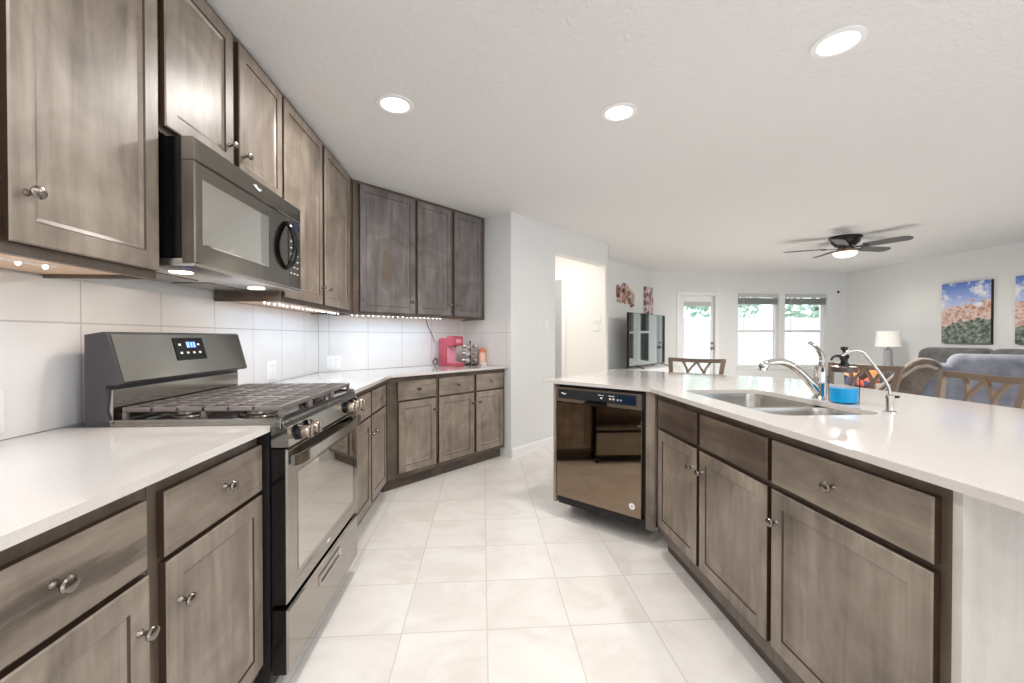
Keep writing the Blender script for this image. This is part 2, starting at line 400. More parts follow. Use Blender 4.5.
# skirting
def skirting(name, p0, p1, holes=()):
    p0, p1 = Vector(p0), Vector(p1); d = p1 - p0; b = MB(); xs = 0
    for a, c in list(holes) + [(d.length, d.length)]:
        if a > xs: b.prism([(-.014, 0), (-.014, .075), (-.006, .095), (0, .095), (0, 0)], xs, a, 'yz')
        xs = c
    o = b.build(name, M['trim'], smooth=0); place(o, (p0.x, p0.y, 0), math.atan2(d.y, d.x)); return struct(o)
skirting('baseboard_hall', stub_front, on45(WHITE, 7.29), [(op0, op1)])
skirting('baseboard_far', (liv_end[0], YF), (XR, YF), [(DOOR[0] - liv_end[0] - .08, DOOR[1] - liv_end[0] + .08)])
skirting('baseboard_right', (XR, YF), (XR, YB))
skirting('baseboard_living', on45(LIV, 7.29), liv_end)
skirting('baseboard_hall_right', on45(6.2, 7.166), on45(WHITE, 7.166), [(.7, 1.62)])
# backsplash tiles
UZ = 1.38
def tiles(name, p0, p1, off):
    p0, p1 = Vector(p0), Vector(p1); d = p1 - p0
    o = MB().box(0, d.length, -.008, -.0005, .9155, 1.385).build(name, wall_tile(name + '_ceramic', off), smooth=0)
    place(o, (p0.x, p0.y, 0), math.atan2(d.y, d.x)); return struct(o)
tiles('trim_1', (XL, .2), (XL, WC.y - .004), 1.508 - .2)
tiles('trim_2', (WC.x + .006, WC.y + .006), (stub_back[0] - .006, stub_back[1] - .006), .085)
tiles('trim_3', (stub_back[0] + .003, stub_back[1] - .003), stub_front, .27)
# windows
def window(n, x0, x1):
    b = MB(); y0, y1 = YF + .07, YF + .13
    for a, c, e, f in ((x0, x0 + .05, WZ0, WZ1), (x1 - .05, x1, WZ0, WZ1), (x0 + .05, x1 - .05, WZ0, WZ0 + .05), (x0 + .05, x1 - .05, WZ1 - .05, WZ1), (x0 + .05, x1 - .05, 1.295, 1.345)):
        b.box(a, c, y0, y1, e, f, .006)
    w = struct(b.build('window_%d' % n, M['trim']))
    MB().box(x0 + .045, x1 - .045, YF + .098, YF + .102, WZ0 + .045, WZ1 - .045).build('pane', M['pane'], w, 0)
    s = MB().box(x0 - .04, x1 + .04, YF - .03, YF + .069, WZ0 - .03, WZ0 - .001, .006); s.build('sill', M['trim'], w)
    return w
window(1, *WIN[0]); window(2, *WIN[1])
for k, ((x0, x1), lb) in enumerate(zip(WIN, ('raised grey blind in the window nearer the glass patio door', 'raised grey blind in the window nearer the picture wall'))):
    t = thing('window_blind', lb, 'blind', ((x0 + x1) / 2, YF + .035, 1.84), 0, 'window blinds'); hw = (x1 - x0) / 2 - .006
    MB().box(-hw, hw, -.045, -.02, .115, .188, .004).build('valance', M['valance'], t)
    b = MB()
    for j in range(8): b.box(-hw + .01, hw - .01, -.018, .028, .012 + j * .0125, .0215 + j * .0125, .002)
    b.build('slat_stack', M['blind'], t)
    MB().box(-hw + .01, hw - .01, -.02, .03, -.012, .01, .003).build('bottom_rail', M['blind'], t)
    MB().tube([(-hw + .11, -.03, .12), (-hw + .11, -.032, -.3), (-hw + .11, -.03, -.56)], .005, 6).build('tilt_wand', M['valance'], t)
# patio door
d = MB(); x0, x1, _, z1 = DOOR; y0 = YF + .05
d.box(x0 + .006, x0 + .10, y0, y0 + .045, .01, z1 - .008, .003).box(x1 - .045, x1 - .006, y0, y0 + .045, .01, z1 - .008, .003)
d.box(x0 + .10, x1 - .045, y0, y0 + .045, .01, .28, .003).box(x0 + .10, x1 - .045, y0, y0 + .045, 1.875, z1 - .008, .003)
pd = struct(d.build('door_1', M['trim']))
MB().box(x0 + .098, x1 - .043, y0 + .02, y0 + .025, .278, 1.877).build('pane', M['pane'], pd, 0)
MB().box(x0 + .102, x1 - .047, y0 - .006, y0 + .019, 1.79, 1.872, .003).build('enclosed_blind', M['valance'], pd)
MB().lathe([(.028, 0), (.028, .006), (.011, .01), (.011, .035), (.026, .045), (.026, .06), (.012, .07)], (x1 - .035, y0, .995), 'y', 16).build('door_knob', M['pewter'], pd)
MB().lathe([(.024, 0), (.024, .012), (.01, .016)], (x1 - .035, y0, 1.09), 'y', 16).build('deadbolt', M['pewter'], pd)
b = MB().box(x0 - .075, x0 - .003, YF - .018, YF - .001, 0, z1 + .075, .004).box(x1 + .003, x1 + .075, YF - .018, YF - .001, 0, z1 + .075, .004).box(x0 - .002, x1 + .002, YF - .018, YF - .001, z1 + .002, z1 + .075, .004)
struct(b.build('trim_4', M['trim']))
# hall door on the right-hand hall wall
hd = MB(); hx = lambda s: s
hdl = (Vector(on45(6.2, 7.166)) - Vector(on45(WHITE, 7.166))).length
c0 = hdl - .615; c1 = hdl - 1.40
b = MB().box(c0 - .07, c0, -.02, -.001, 0, 2.09, .004).box(c1, c1 + .07, -.02, -.001, 0, 2.09, .004).box(c1 + .071, c0 - .071, -.02, -.001, 2.02, 2.09, .004)
o = struct(b.build('trim_5', M['trim'])); place(o, (*on45(6.2, 7.163), 0), -PI / 4)
M['doorgrey'] = mat('hall_door_paint', (178, 178, 176), .45)
o = struct(MB().rings(c1 + .072, c0 - .072, .008, 2.016, [(0, -.002), (0, -.014), (.1, -.014), (.112, -.009), (.15, -.009), (.165, -.013)]).build('door_2', M['doorgrey'], smooth=0)); place(o, (*on45(6.2, 7.163), 0), -PI / 4)
# switches and outlets
def plate(name, label, cat, loc, rz, w=.075, h=.118, kind='outlet', group=None, n=1):
    t = thing(name, label, cat, loc, rz, group)
    MB().box(-w / 2, w / 2, -.006, 0, -h / 2, h / 2, .003).build('cover_plate', M['white'], t)
    for k in range(n):
        cx = (k - (n - 1) / 2) * .046
        if kind == 'outlet':
            for zc in (.023, -.023):
                o = MB().box(cx - .017, cx + .017, -.008, -.0062, zc - .017, zc + .017, .0008).build('receptacle', M['white'], t)
                for dx in (-.006, .006): MB().box(cx + dx - .0008, cx + dx + .0008, -.0083, -.0079, zc - .003, zc + .005).build('slot', M['cable'], o)
        else: MB().box(cx - .016, cx + .016, -.0095, -.0062, -.033, .033, .001).build('rocker', M['trim'], t)
    return t
plate('wall_outlet', 'white outlet on the tiles left of the stove, cut by the photo edge', 'outlet', (XL + .0082, 1.238, .995), PI / 2, group='backsplash outlets')
plate('wall_outlet', 'white outlet on the tiles just right of the stove', 'outlet', (XL + .0082, 2.775, .995), PI / 2, .115, group='backsplash outlets', n=2)
p = WC + Vector((.13, .13)) / R2 + Vector((.0082, -.0082)) / R2
plate('wall_outlet', 'wide white outlet on the angled tile wall near the corner', 'outlet', (p.x, p.y, .99), PI / 4, .125, .11, group='backsplash outlets', n=2)
plate('light_switch', 'white light switch on the wall left of the hall opening', 'switch', (.691 + .001, 4.611 - .001, 1.335), PI / 4, kind='switch', group='light switches')
plate('light_switch', 'upper of two white switches inside the lit hall', 'switch', (*on45(4.09, 7.161), 1.425), -PI / 4, .115, .07, kind='switch', group='light switches')
plate('light_switch', 'lower of two white switches inside the lit hall', 'switch', (*on45(4.09, 7.161), 1.315), -PI / 4, .115, .07, kind='switch', group='light switches')
tag(place(MB().lathe([(.022, 0), (.022, .014), (.012, .02)], axis='y').build('motion_sensor', M['blackmat']), (6.831, YF - .001, 2.073)), 'small black round sensor high on the far wall beside the windows', 'sensor')

# ---------------------------------------------------------------- outdoors
struct(MB().box(-2, 16, YF + .16, 30, -.3, -.06).build('ground', M['grass'], smooth=0))
struct(MB().box(2.5, 9, YF + .16, YF + 2.6, -.06, -.02).build('patio', M['concrete'], smooth=0))
f = thing('garden_fence', 'pale board fence standing behind the patio beyond the windows', 'fence', (0, 12.2, -.06))
MB().box(-2, 16, 0, .03, .05, 1.85).build('boards', M['fence'], f, 0)
for k in range(8): MB().box(-1.6 + k * 2.2, -1.5 + k * 2.2, .03, .13, 0, 1.8, .01).build('post', M['fence'], f)
tag(MB().box(7.05, 7.25, 10.2, 10.4, -.02, 2.9, .01).build('patio_post', M['trim']), 'white square patio post seen through the left window', 'post')
def tree(x, y, h, r, label, seed):
    rnd = random.Random(seed); t = thing('garden_tree', label, 'tree', (x, y, -.06), 0, 'trees behind the fence')
    MB().tube([(0, 0, 0), (.06, .03, h * .3), (0, 0, h * .62)], [.13, .1, .06], 10).build('trunk', M['bark'], t)
    b = MB()
    for k in range(900):
        d = Vector((rnd.gauss(0, 1), rnd.gauss(0, 1), rnd.gauss(0, .8))); d = d.normalized() * r * rnd.uniform(.35, 1) ** .5
        c = d + Vector((0, 0, h * .72)); a = Vector((rnd.gauss(0, 1), rnd.gauss(0, 1), rnd.gauss(0, 1))).normalized(); e = a.orthogonal().normalized(); q = rnd.uniform(.1, .2)
        b._add([c + a * q, c + e * q * .5, c - a * q, c - e * q * .5], [(0, 1, 2, 3)])
    b.build('foliage', M['tree'], t, 0)
tree(5.2, 14.2, 3.6, 1.35, 'leafy tree behind the fence, seen through the patio door', 1)
tree(8.5, 14.6, 3.8, 1.35, 'leafy tree behind the fence, seen through the left window', 2)
tree(11.9, 14.4, 3.8, 1.4, 'leafy tree behind the fence, seen through the right window', 3)

# ---------------------------------------------------------------- cabinets
def knob_mb(x, z, y=-.02):
    return MB().lathe([(.0095, 0), (.0085, .003), (.0055, .007), (.005, .014), (.008, .019), (.0155, .022), (.017, .026), (.0145, .030), (.007, .0325)], (x, y, z), 'y', 18, 1, .86)
def cabinet(name, label, origin, rz, x0, x1, z0, z1, depth, fronts, cat='cabinet', toe=0, group=None, open_bottom=False, hollow=False, face=None):
    t = thing(name, label, cat, (origin[0], origin[1], 0), rz, group)
    zb = z0 + toe
    if open_bottom:   # hanging cabinet: recessed bottom behind the frame rail
        MB().box(x0, x1, .02, depth, z0 + .018, z1).build('body', M['frame'], t, 0)
        MB().box(x0, x1, 0, .0199, z0, z1).build('face_frame', M['frame'], t, 0)
        MB().box(x0, x0 + .015, .02, depth, z0, z0 + .0178).build('side_lip', M['frame'], t, 0); MB().box(x1 - .015, x1, .02, depth, z0, z0 + .0178).build('side_lip', M['frame'], t, 0)
        MB().box(x0 + .016, x1 - .016, .021, depth - .001, z0 + .012, z0 + .0178).build('bottom_panel', M['maple'], t, 0)
    else:
        if hollow: MB().box(x0, x0 + .018, .02, depth, zb, z1).box(x1 - .018, x1, .02, depth, zb, z1).box(x0 + .018, x1 - .018, depth - .01, depth, zb, z1).box(x0 + .018, x1 - .018, .02, depth - .01, zb, zb + .018).build('body', M['frame'], t, 0)
        else: MB().box(x0, x1, .02, depth, zb, z1).build('body', M['frame'], t, 0)
        MB().box(x0, x1, 0, .0199, zb, z1).build('face_frame', M['frame'], t, 0)
        if toe: MB().box(x0, x1, .06, .075, 0, zb - .001).build('toe_kick', M['toe'], t, 0)
    for kind, a, b, c, e, kn in fronts:
        if kind == 'door':
            o = MB().rings(a, b, c, e, [(0, -.0005), (0, -.0165), (.0035, -.02), (.052, -.02), (.0555, -.0155), (.066, -.0105)], {0: 1, 3: 1}).build('door', [M[face or 'wood_v'], M['edge']], t, 0)
        else:
            o = MB().rings(a, b, c, e, [(0, -.0005), (0, -.016), (.004, -.02)], {0: 1}).build('drawer_front', [M['wood_streak' if 'streak' in label else 'wood_dark' if 'false' in label else 'wood_h'], M['edge']], t, 0)
        if kn: knob_mb(*kn).build('knob', M['pewter'], o)
    return t
DRZ = (.705, .853); DOZ = (.135, .692)
BX = -.73                                        # face frame plane of the left base run
WZ, WT = .893, .914                              # worktop underside and top
# left of the range
cabinet('base_cabinet', 'base cabinet nearest the camera left of the stove, drawer front with dark streaks', (BX, 0), PI / 2, .535, .972, 0, WZ - .001, .6, [
    ('drawer', .555, .953, *DRZ, (.752, .79)), ('door', .555, .957, *DOZ, (.928, .585))], toe=.1, group='base cabinets under the left worktop')
cabinet('base_cabinet', 'base cabinet directly left of the black stove, one drawer over one door', (BX, 0), PI / 2, .974, 1.428, 0, WZ - .001, .6, [
    ('drawer', 1.003, 1.424, *DRZ, (1.222, .79)), ('door', 1.006, 1.424, *DOZ, (1.047, .583))], toe=.1, group='base cabinets under the left worktop')
cabinet('base_cabinet', 'base cabinet directly right of the stove, two drawers over two doors', (BX, 0), PI / 2, 2.236, 3.29, 0, WZ - .001, .6, [
    ('drawer', 2.26, 2.765, *DRZ, (2.5, .785)), ('drawer', 2.80, 3.19, *DRZ, (2.99, .785)), ('door', 2.26, 2.765, *DOZ, (2.735, .59)), ('door', 2.80, 3.19, *DOZ, (2.835, .59))], toe=.1, group='base cabinets under the corner worktop')
BD = WC + Vector((.608, -.608 * .41421))         # frame corner of the angled base run
cabinet('base_cabinet', 'single-door base cabinet in the corner of the angled run, brownest front', BD, PI / 4, .002, .472, 0, WZ - .001, .6, [
    ('drawer', .088, .462, *DRZ, (.275, .785)), ('door', .095, .462, *DOZ, (.435, .60))], toe=.1, group='base cabinets under the corner worktop')
cabinet('base_cabinet', 'base cabinet below the pink coffee maker, two drawers over two doors', BD, PI / 4, .474, 1.338, 0, WZ - .001, .6, [
    ('drawer', .495, .905, *DRZ, (.70, .785)), ('drawer', .935, 1.30, *DRZ, (1.118, .785)), ('door', .495, .905, *DOZ, (.877, .60)), ('door', .935, 1.30, *DOZ, (.964, .60))], toe=.1, group='base cabinets under the corner worktop')
# hanging cabinets
UX = -1.015; UD = .318; UT = CEIL - .002; UZ0, UZ1 = 1.405, 2.412
cabinet('wall_cabinet', 'wall cabinet nearest the camera, left of the microwave, with one wide door', (UX, 0), PI / 2, .5, 1.402, UZ, UT, UD, [
    ('door', .515, .945, UZ0, UZ1, (.912, 1.52)), ('door', .972, 1.39, UZ0, UZ1, (1.005, 1.517))], open_bottom=True, group='wall cabinets on the stove wall')
cabinet('wall_cabinet', 'short two-door wall cabinet directly above the microwave', (UX, 0), PI / 2, 1.404, 2.214, 1.85, UT, UD, [
    ('door', 1.419, 1.788, 1.868, UZ1, (1.757, 1.958)), ('door', 1.83, 2.205, 1.868, UZ1, (1.862, 1.958))], group='wall cabinets on the stove wall')
cabinet('wall_cabinet', 'tall two-door wall cabinet right of the microwave on the stove wall', (UX, 0), PI / 2, 2.216, 3.416, UZ, UT, UD, [
    ('door', 2.228, 2.738, UZ0, UZ1, (2.70, 1.507)), ('door', 2.78, 3.285, UZ0, UZ1, (2.818, 1.507))], open_bottom=True, group='wall cabinets on the stove wall')
UC = WC + Vector((.323, -.323 * .41421))
cabinet('wall_cabinet', 'one-door wall cabinet first on the angled wall, with a brownish smudge on its door', UC, PI / 4, .003, .588, UZ, UT, UD, [
    ('door', .053, .577, UZ0, UZ1, (.535, 1.507))], open_bottom=True, face='wood_smudge', group='wall cabinets on the angled wall')
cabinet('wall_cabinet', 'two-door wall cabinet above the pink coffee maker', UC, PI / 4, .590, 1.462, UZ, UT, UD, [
    ('door', .606, .998, UZ0, UZ1, (.968, 1.507)), ('door', 1.036, 1.394, UZ0, UZ1, (1.066, 1.507))], open_bottom=True, face='wood_cool_light', group='wall cabinets on the angled wall')
# sink run of the peninsula
PX, PY = .9407, 2.331                            # inner corner of its worktop
SX = PX + .04
SC = (SX, PY - .012)
cabinet('sink_base_cabinet', 'two-door sink base cabinet with darker false drawer fronts under the sink', (SX, 0), -PI / 2, -2.318, -1.366, 0, WZ - .001, .58, [
    ('drawer', -2.27, -1.853, .713, .858, None), ('drawer', -1.826, -1.376, .713, .858, None), ('door', -2.27, -1.853, .165, .695, (-1.882, .604)), ('door', -1.826, -1.376, .165, .695, (-1.797, .606))], toe=.1, hollow=True, group='base cabinets under the peninsula')
cabinet('base_cabinet', 'peninsula base cabinet nearest the camera, wide drawer over one wide door', (SX, 0), -PI / 2, -1.364, -.818, 0, WZ - .001, .58, [
    ('drawer', -1.353, -.842, .713, .858, (-1.10, .79)), ('door', -1.353, -.842, .165, .695, (-1.325, .594))], toe=.1, group='base cabinets under the peninsula')
e = thing('end_panel', 'pale wood end panel closing the near end of the peninsula', 'panel', (SX - .006, .796, 0))
MB().box(0, .60, 0, .02, 0, WZ - .001, .002).build('board', M['panelwood'], e)
bp = thing('back_panel', 'white panelled back of the peninsula on the living room side', 'panel', (1.585, .777, 0))
MB().box(0, .02, 0, 1.5, 0, WZ - .001, .002).build('board', M['trim'], bp)
# dishwasher leg of the peninsula (local x runs right, y into the body)
DWO = Vector((.490, 2.802))
t = thing('filler_post', 'narrow brown wood post between the dishwasher and the sink cabinets', 'post', (DWO.x, DWO.y, 0), -PI / 4)
MB().box(.619, .672, .004, .03, .10, WZ - .001, .002).build('post', M['wood_v'], t); MB().box(.625, .66, .23, .245, 0, .099).build('toe_kick', M['toe'], t, 0)
t = thing('end_panel', 'thin brown wood panel on the left side of the dishwasher', 'panel', (DWO.x, DWO.y, 0), -PI / 4)
MB().box(-.028, -.008, .006, .60, .10, WZ - .001, .002).build('board', M['wood_v'], t); MB().box(-.028, -.008, .22, .58, 0, .099).build('foot_board', M['wood_v'], t, 0)
# ---------------------------------------------------------------- worktops
def slab(name, outline, label, hole=None, z0=WZ, z1=WT):
    b = MB(); bm = b.bm
    def loop(pts): 
        v = [bm.verts.new((x, y, z1)) for x, y in pts]; return [bm.edges.new((v[k], v[(k + 1) % len(v)])) for k in range(len(v))]
    ed = loop(outline) + (loop(hole) if hole else [])
    r = bmesh.ops.triangle_fill(bm, edges=ed, use_beauty=True, use_dissolve=False)
    fs = [f for f in r['geom'] if isinstance(f, bmesh.types.BMFace)]
    ex = bmesh.ops.extrude_face_region(bm, geom=fs)
    bmesh.ops.translate(bm, vec=(0, 0, z0 - z1), verts=[v for v in ex['geom'] if isinstance(v, bmesh.types.BMVert)])
    return tag(b.build(name, M['quartz'], smooth=0), label, 'worktop')
slab('worktop', [(XL + .001, .5), (-.69, .5), (-.69, 1.433), (XL + .001, 1.433)], 'white quartz worktop on the left of the stove')
CC = WC + Vector((.648, -.648 * .41421)); q = CC + Vector((1, 1)) * ((STUB - .004 - CC.x - CC.y) / 2)
qb = Vector(on45(WC.y - WC.x - .002, STUB - .004))
slab('worktop', [(XL + .001, 2.232), (-.69, 2.232), (CC.x, CC.y), (q.x, q.y), (qb.x, qb.y), (XL + .001, WC.y - .001)], 'white quartz worktop bending round the corner under the coffee maker')
SINK = (1.075, 1.50, 1.475, 2.235)
a0 = Vector((PX, PY)); a1 = a0 + Vector((-1, 1)) * .533; a2 = Vector((1.245, 1.245 + a1.y - a1.x)); a3 = Vector((2.155, a2.x + a2.y - 2.155))
slab('worktop', [(PX, .50), (2.155, .50), tuple(a3), tuple(a2), tuple(a1), (PX, PY)], 'large white quartz worktop of the peninsula with the sink in it', rrect(*SINK, .07))
# ---------------------------------------------------------------- sink
t = thing('kitchen_sink', 'stainless double bowl sink set under the peninsula worktop', 'sink', (0, 0, 0))
x0, x1, y0, y1 = SINK
def bowl(ya, yb, depth):
    loops = []
    for ins, z, r in ((-.012, WZ - .0005, .075), (0.0, WZ - .0008, .07), (.003, WZ - .02, .07), (.012, WZ - depth + .03, .06), (.04, WZ - depth, .04)):
        loops.append([(p[0], p[1], z) for p in rrect(x0 + ins, x1 - ins, ya + ins, yb - ins, max(r, .02))])
    b = MB(); b.loft(loops, cap=False)
    b.bm.faces.new([b.bm.verts.new((p[0], p[1], WZ - depth)) for p in rrect(x0 + .04, x1 - .04, ya + .04, yb - .04, .04)])
    return b
for ya, yb, dp in ((y0, 1.765, .18), (1.795, y1, .22)):
    o = bowl(ya, yb, dp).build('bowl', M['steel'], t, 60)
    MB().lathe([(.045, WZ - dp + .001), (.045, WZ - dp + .004), (.03, WZ - dp + .002)], ((x0 + x1) / 2, (ya + yb) / 2, 0), 'z', 20).build('drain', M['chrome'], o)
MB().box(x0 + .005, x1 - .005, 1.766, 1.794, WZ - .05, WZ - .016, .012, seg=3).build('divider', M['steel'], t)
# ---------------------------------------------------------------- main faucet
t = thing('kitchen_faucet', 'chrome single lever faucet with long low spout over the sink', 'faucet', (1.565, 1.872, WT))
MB().lathe([(.031, 0), (.031, .006), (.025, .012), (.024, .05), (.026, .07), (.026, .125), (.022, .15), (.012, .158)], n=24).build('body', M['chrome'], t)
sp = bez((-.015, 0, .035), (-.07, 0, .10), (-.13, 0, .185), (-.225, .0, .172), 14) + bez((-.225, 0, .172), (-.25, 0, .169), (-.268, 0, .165), (-.278, 0, .145), 6)[1:]
o = MB().tube(sp, [.019] * 4 + [.0165] * (len(sp) - 8) + [.018, .02, .021, .021], 16).build('spout', M['chrome'], t)
MB().lathe([(.019, 0), (.019, -.012), (.014, -.013)], (-.279, 0, .147), n=16).build('aerator', M['chrome'], o)
lv = bez((.004, 0, .145), (.018, 0, .19), (.008, 0, .225), (-.052, 0, .262), 12)
MB().tube(lv, [.017, .0165, .016, .0155, .015, .0145, .014, .013, .012, .0115, .011, .0105, .010], 12, .8).build('lever', M['chrome'], t)
# filtered water faucet
t = thing('water_faucet', 'slim gooseneck water faucet beside the soap jar', 'faucet', (1.548, 1.515, WT))
MB().lathe([(.022, 0), (.022, .004), (.0125, .008), (.0125, .05), (.014, .055), (.014, .064), (.007, .07)], n=20).build('body', M['chrome'], t)
pts = [(0, 0, .062), (-.003, 0, .09)] + bez((-.003, 0, .09), (-.02, 0, .13), (-.06, .005, .18), (-.092, .01, .222), 10)[1:] + bez((-.092, .01, .222), (-.11, .012, .243), (-.152, .016, .243), (-.176, .02, .214), 10)[1:]
o = MB().tube(pts, .0052, 12).build('gooseneck', M['chrome'], t)
MB().lathe([(.007, 0), (.0075, .014), (.006, .016)], (-.177, .02, .2), n=14).build('tip', M['blackmat'], o)
MB().box(.006, .036, -.006, .006, .054, .064, .003).build('lever', M['blackmat'], t)
# soap jar
t = thing('soap_jar', 'clear mason jar pump half filled with bright blue soap', 'soap dispenser', (1.575, 1.752, WT))
MB().lathe([(.044, .003), (.05, .008), (.051, .05), (.0505, .066), (.0, .0662)], n=28).build('soap', M['soap'], t)
MB().lathe([(.047, .0), (.054, .006), (.0555, .09), (.054, .118), (.046, .132), (.044, .142)], n=28).build('jar', M['jarglass'], t)
o = MB().lathe([(.049, .135), (.049, .155), (.046, .159), (.02, .16)], n=28).build('lid', M['darklid'], t)
p = MB().lathe([(.019, .1605), (.019, .172), (.013, .176), (.013, .19), (.017, .194), (.019, .208), (.012, .213), (.006, .214), (.006, .228), (.013, .232), (.013, .243), (.006, .246)], n=18)
o = p.build('pump', M['black'], t)
MB().tube([(-.01, .0, .203), (-.035, .002, .205), (-.052, .003, .198), (-.058, .003, .186)], [.006, .006, .005, .0045], 10).build('nozzle', M['black'], o)
t = thing('soap_bottle', 'blue dish soap bottle half hidden behind the faucet', 'bottle', (1.655, 1.975, WT))
MB().lathe([(.028, 0), (.03, .004), (.03, .095), (.024, .118), (.011, .128)], n=20, sy=.7).build('bottle', M['soapb'], t)
MB().lathe([(.012, .1285), (.012, .148), (.006, .15), (.005, .158)], n=16).build('cap', M['white'], t)

# ---------------------------------------------------------------- range (local x to the right, y into the wall)
t = thing('gas_range', 'black stainless gas stove with backguard between the left worktops', 'stove', (-.64, 1.437, 0), PI / 2)
RW = .788
MB().box(0, RW, .055, .625, .04, .895).build('body', M['blackmat'], t, 0)
MB().prism([(.012, .915), (.012, .925), (.02, .932), (.06, .932), (.075, .922), (.53, .922), (.545, .93), (.545, .912), (.55, .898), (.014, .898)], .002, RW - .002, 'yz', mi=0).build('cooktop', M['cooktop'], t)
MB().box(-.003, .012, .016, .53, .899, .937, .004).build('side_rim', M['microsteel'], t); MB().box(RW - .012, RW + .003, .016, .53, .899, .937, .004).build('side_rim', M['microsteel'], t)
cp = MB().prism([(.012, .914), (.0, .905), (-.006, .84), (.02, .838), (.05, .84), (.05, .914)], .002, RW - .002, 'yz').build('control_panel', M['blacksteel'], t)
for cx in (.085, .165, .60, .675, .735):
    k = MB().lathe([(.027, 0), (.027, .01), (.024, .013)], (cx, -.004, .873), 'y', 24).build('burner_knob', M['black'], t)
    MB().lathe([(.021, .0), (.021, .022), (.019, .026)], (cx, -.0172, .873), 'y', 20).box(cx - .006, cx + .006, -.052, -.043, .853, .893, .003).build('grip', M['taupe'], k)
# burners and grates
for cx, cy, r in ((.16, .16, .05), (.16, .41, .04), (.394, .285, .055), (.628, .16, .05), (.628, .41, .038)):
    o = MB().lathe([(r + .02, .9225), (r + .018, .928), (r + .004, .932), (r + .002, .944)], (cx, cy, 0), n=24).build('burner', M['pewter'], t)
    MB().lathe([(r, .9442), (r + .001, .951), (r - .006, .954)], (cx, cy, 0), n=24).build('burner_cap', M['blackmat'], o)
def grate(x0, x1):
    b = MB(); z0, z1 = .955, .971; y0, y1 = .035, .525; w = .007
    for yy in (y0, y1, (y0 + y1) / 2): b.box(x0, x1, yy - w, yy + w, z0, z1, .003)
    for xx in (x0 + w, x1 - w): b.box(xx - w, xx + w, y0, y1, z0, z1, .003)
    cx = (x0 + x1) / 2
    for xx in (x0 + (x1 - x0) * .27, cx, x0 + (x1 - x0) * .73):
        b.box(xx - .0055, xx + .0055, y0, y1, z0 + .002, z1 + .001, .002)
    for yy in (y0 + .085, y0 + .165, y1 - .165, y1 - .085): b.box(x0, x1, yy - .0055, yy + .0055, z0 + .002, z1 + .001, .002)
    for xx in (x0 + w, x1 - w):
        for yy in (y0, (y0 + y1) / 2, y1): b.box(xx - w, xx + w, yy - w, yy + w, .9225, z0, .002)
    return b
for a, c in ((.03, .268), (.274, .512), (.518, .756)): grate(a, c).build('grate', M['iron'], t)
# oven door
dr = MB().rings(.004, RW - .004, .318, .832, [(0, .05), (0, .006), (.006, 0), (.05, 0), (.052, .0015)], {0: 1}).build('oven_door', [M['ovenfront'], M['black']], t, 0)
MB().box(.085, RW - .085, -.0006, .0008, .39, .735).build('window', M['ovenglass'], dr, 0)
hb = [(.02, -.012, .79), (.05, -.026, .79), (.2, -.032, .79), (RW / 2, -.033, .79), (RW - .2, -.032, .79), (RW - .05, -.026, .79), (RW - .02, -.012, .79)]
h = MB().bar(hb, .036, .010, (0, 1, 0)); h.box(.022, .045, -.016, -.001, .774, .806, .004).box(RW - .045, RW - .022, -.016, -.001, .774, .806, .004)
h.build('handle', M['blacksteel'], dr)
MB().prism([(-.02, 0), (0, .007), (.02, .002), (.006, -.007)], 0, .0008, 'xz').xf(Matrix.Translation((.37, -.0012, .357))).build('badge', M['mark'], dr, 0)
wd = MB().rings(.004, RW - .004, .085, .298, [(0, .05), (0, .006), (.006, 0)], {0: 1}).build('warming_drawer', [M['ovenfront'], M['black']], t, 0)
MB().rings(.27, .51, .225, .262, [(0, .0005), (0, -.006), (.004, -.006), (.007, .0), (.02, .001)]).build('pull', M['chrome'], wd, 0)
for cx in (.03, RW - .03):
    for cy in (.07, .58): MB().lathe([(.018, 0), (.018, .01), (.008, .014), (.008, .045)], (cx, cy, 0), n=14).build('foot', M['blackmat'], t)
# backguard
BY = .625; BW = RW - .045
g = MB().prism([(BY, .906), (BY, 1.208), (BY - .058, 1.218), (BY - .066, 1.212), (BY - .108, 1.052), (BY - .10, 1.046), (BY - .062, 1.046), (BY - .062, 1.034), (BY - .055, .96), (BY - .065, .93), (BY - .09, .9232), (BY - .078, .906)], .008, BW, 'yz')
bgd = g.build('backguard', M['sidegrey'], t)
n_ = Vector((0, -.16, -.042)).normalized()
def bgface(u, s, off): # u along width, s 0..1 down the tilted face
    p = Vector((u, BY - .066 - .042 * s, 1.212 - .16 * s)); nn = Vector((0, -.967, .254)); return p + nn * off
def bgpatch(u0, u1, s0, s1, o0, o1):
    b = MB(); c = [(u0, s0), (u1, s0), (u1, s1), (u0, s1)]
    b.loft([[bgface(u, s, o0) for u, s in c], [bgface(u, s, o1) for u, s in c]]); return b
fp = bgpatch(.02, BW - .012, .02, .98, .0003, .003).build('control_face', M['blacksteel'], bgd, 0)
MB().box(.02, BW - .02, BY - .075, BY - .0565, .9245, 1.03).build('riser', M['blacksteel'], bgd, 0)
dp = bgpatch(.285, .455, .10, .64, .0032, .006).build('oven_display', M['black'], t, 0)
b = bgpatch(.35, .367, .2, .34, .0061, .0066)
for u in (.372, .389): b.loft([[bgface(a, s, o) for a, s in ((u, .2), (u + .013, .2), (u + .013, .34), (u, .34))] for o in (.0061, .0066)])
b.build('clock_digits', M['display'], dp, 0)
b = MB()
for r in range(2):
    for c in range(4):
        u = .305 + c * .036; s = .24 + r * .2
        if r == 0 and 1 <= c <= 2: continue
        b.loft([[bgface(a, q, o) for a, q in ((u, s), (u + .014, s), (u + .014, s + .05), (u, s + .05))] for o in (.0061, .0064)])
b.build('buttons', M['mark'], dp, 0)
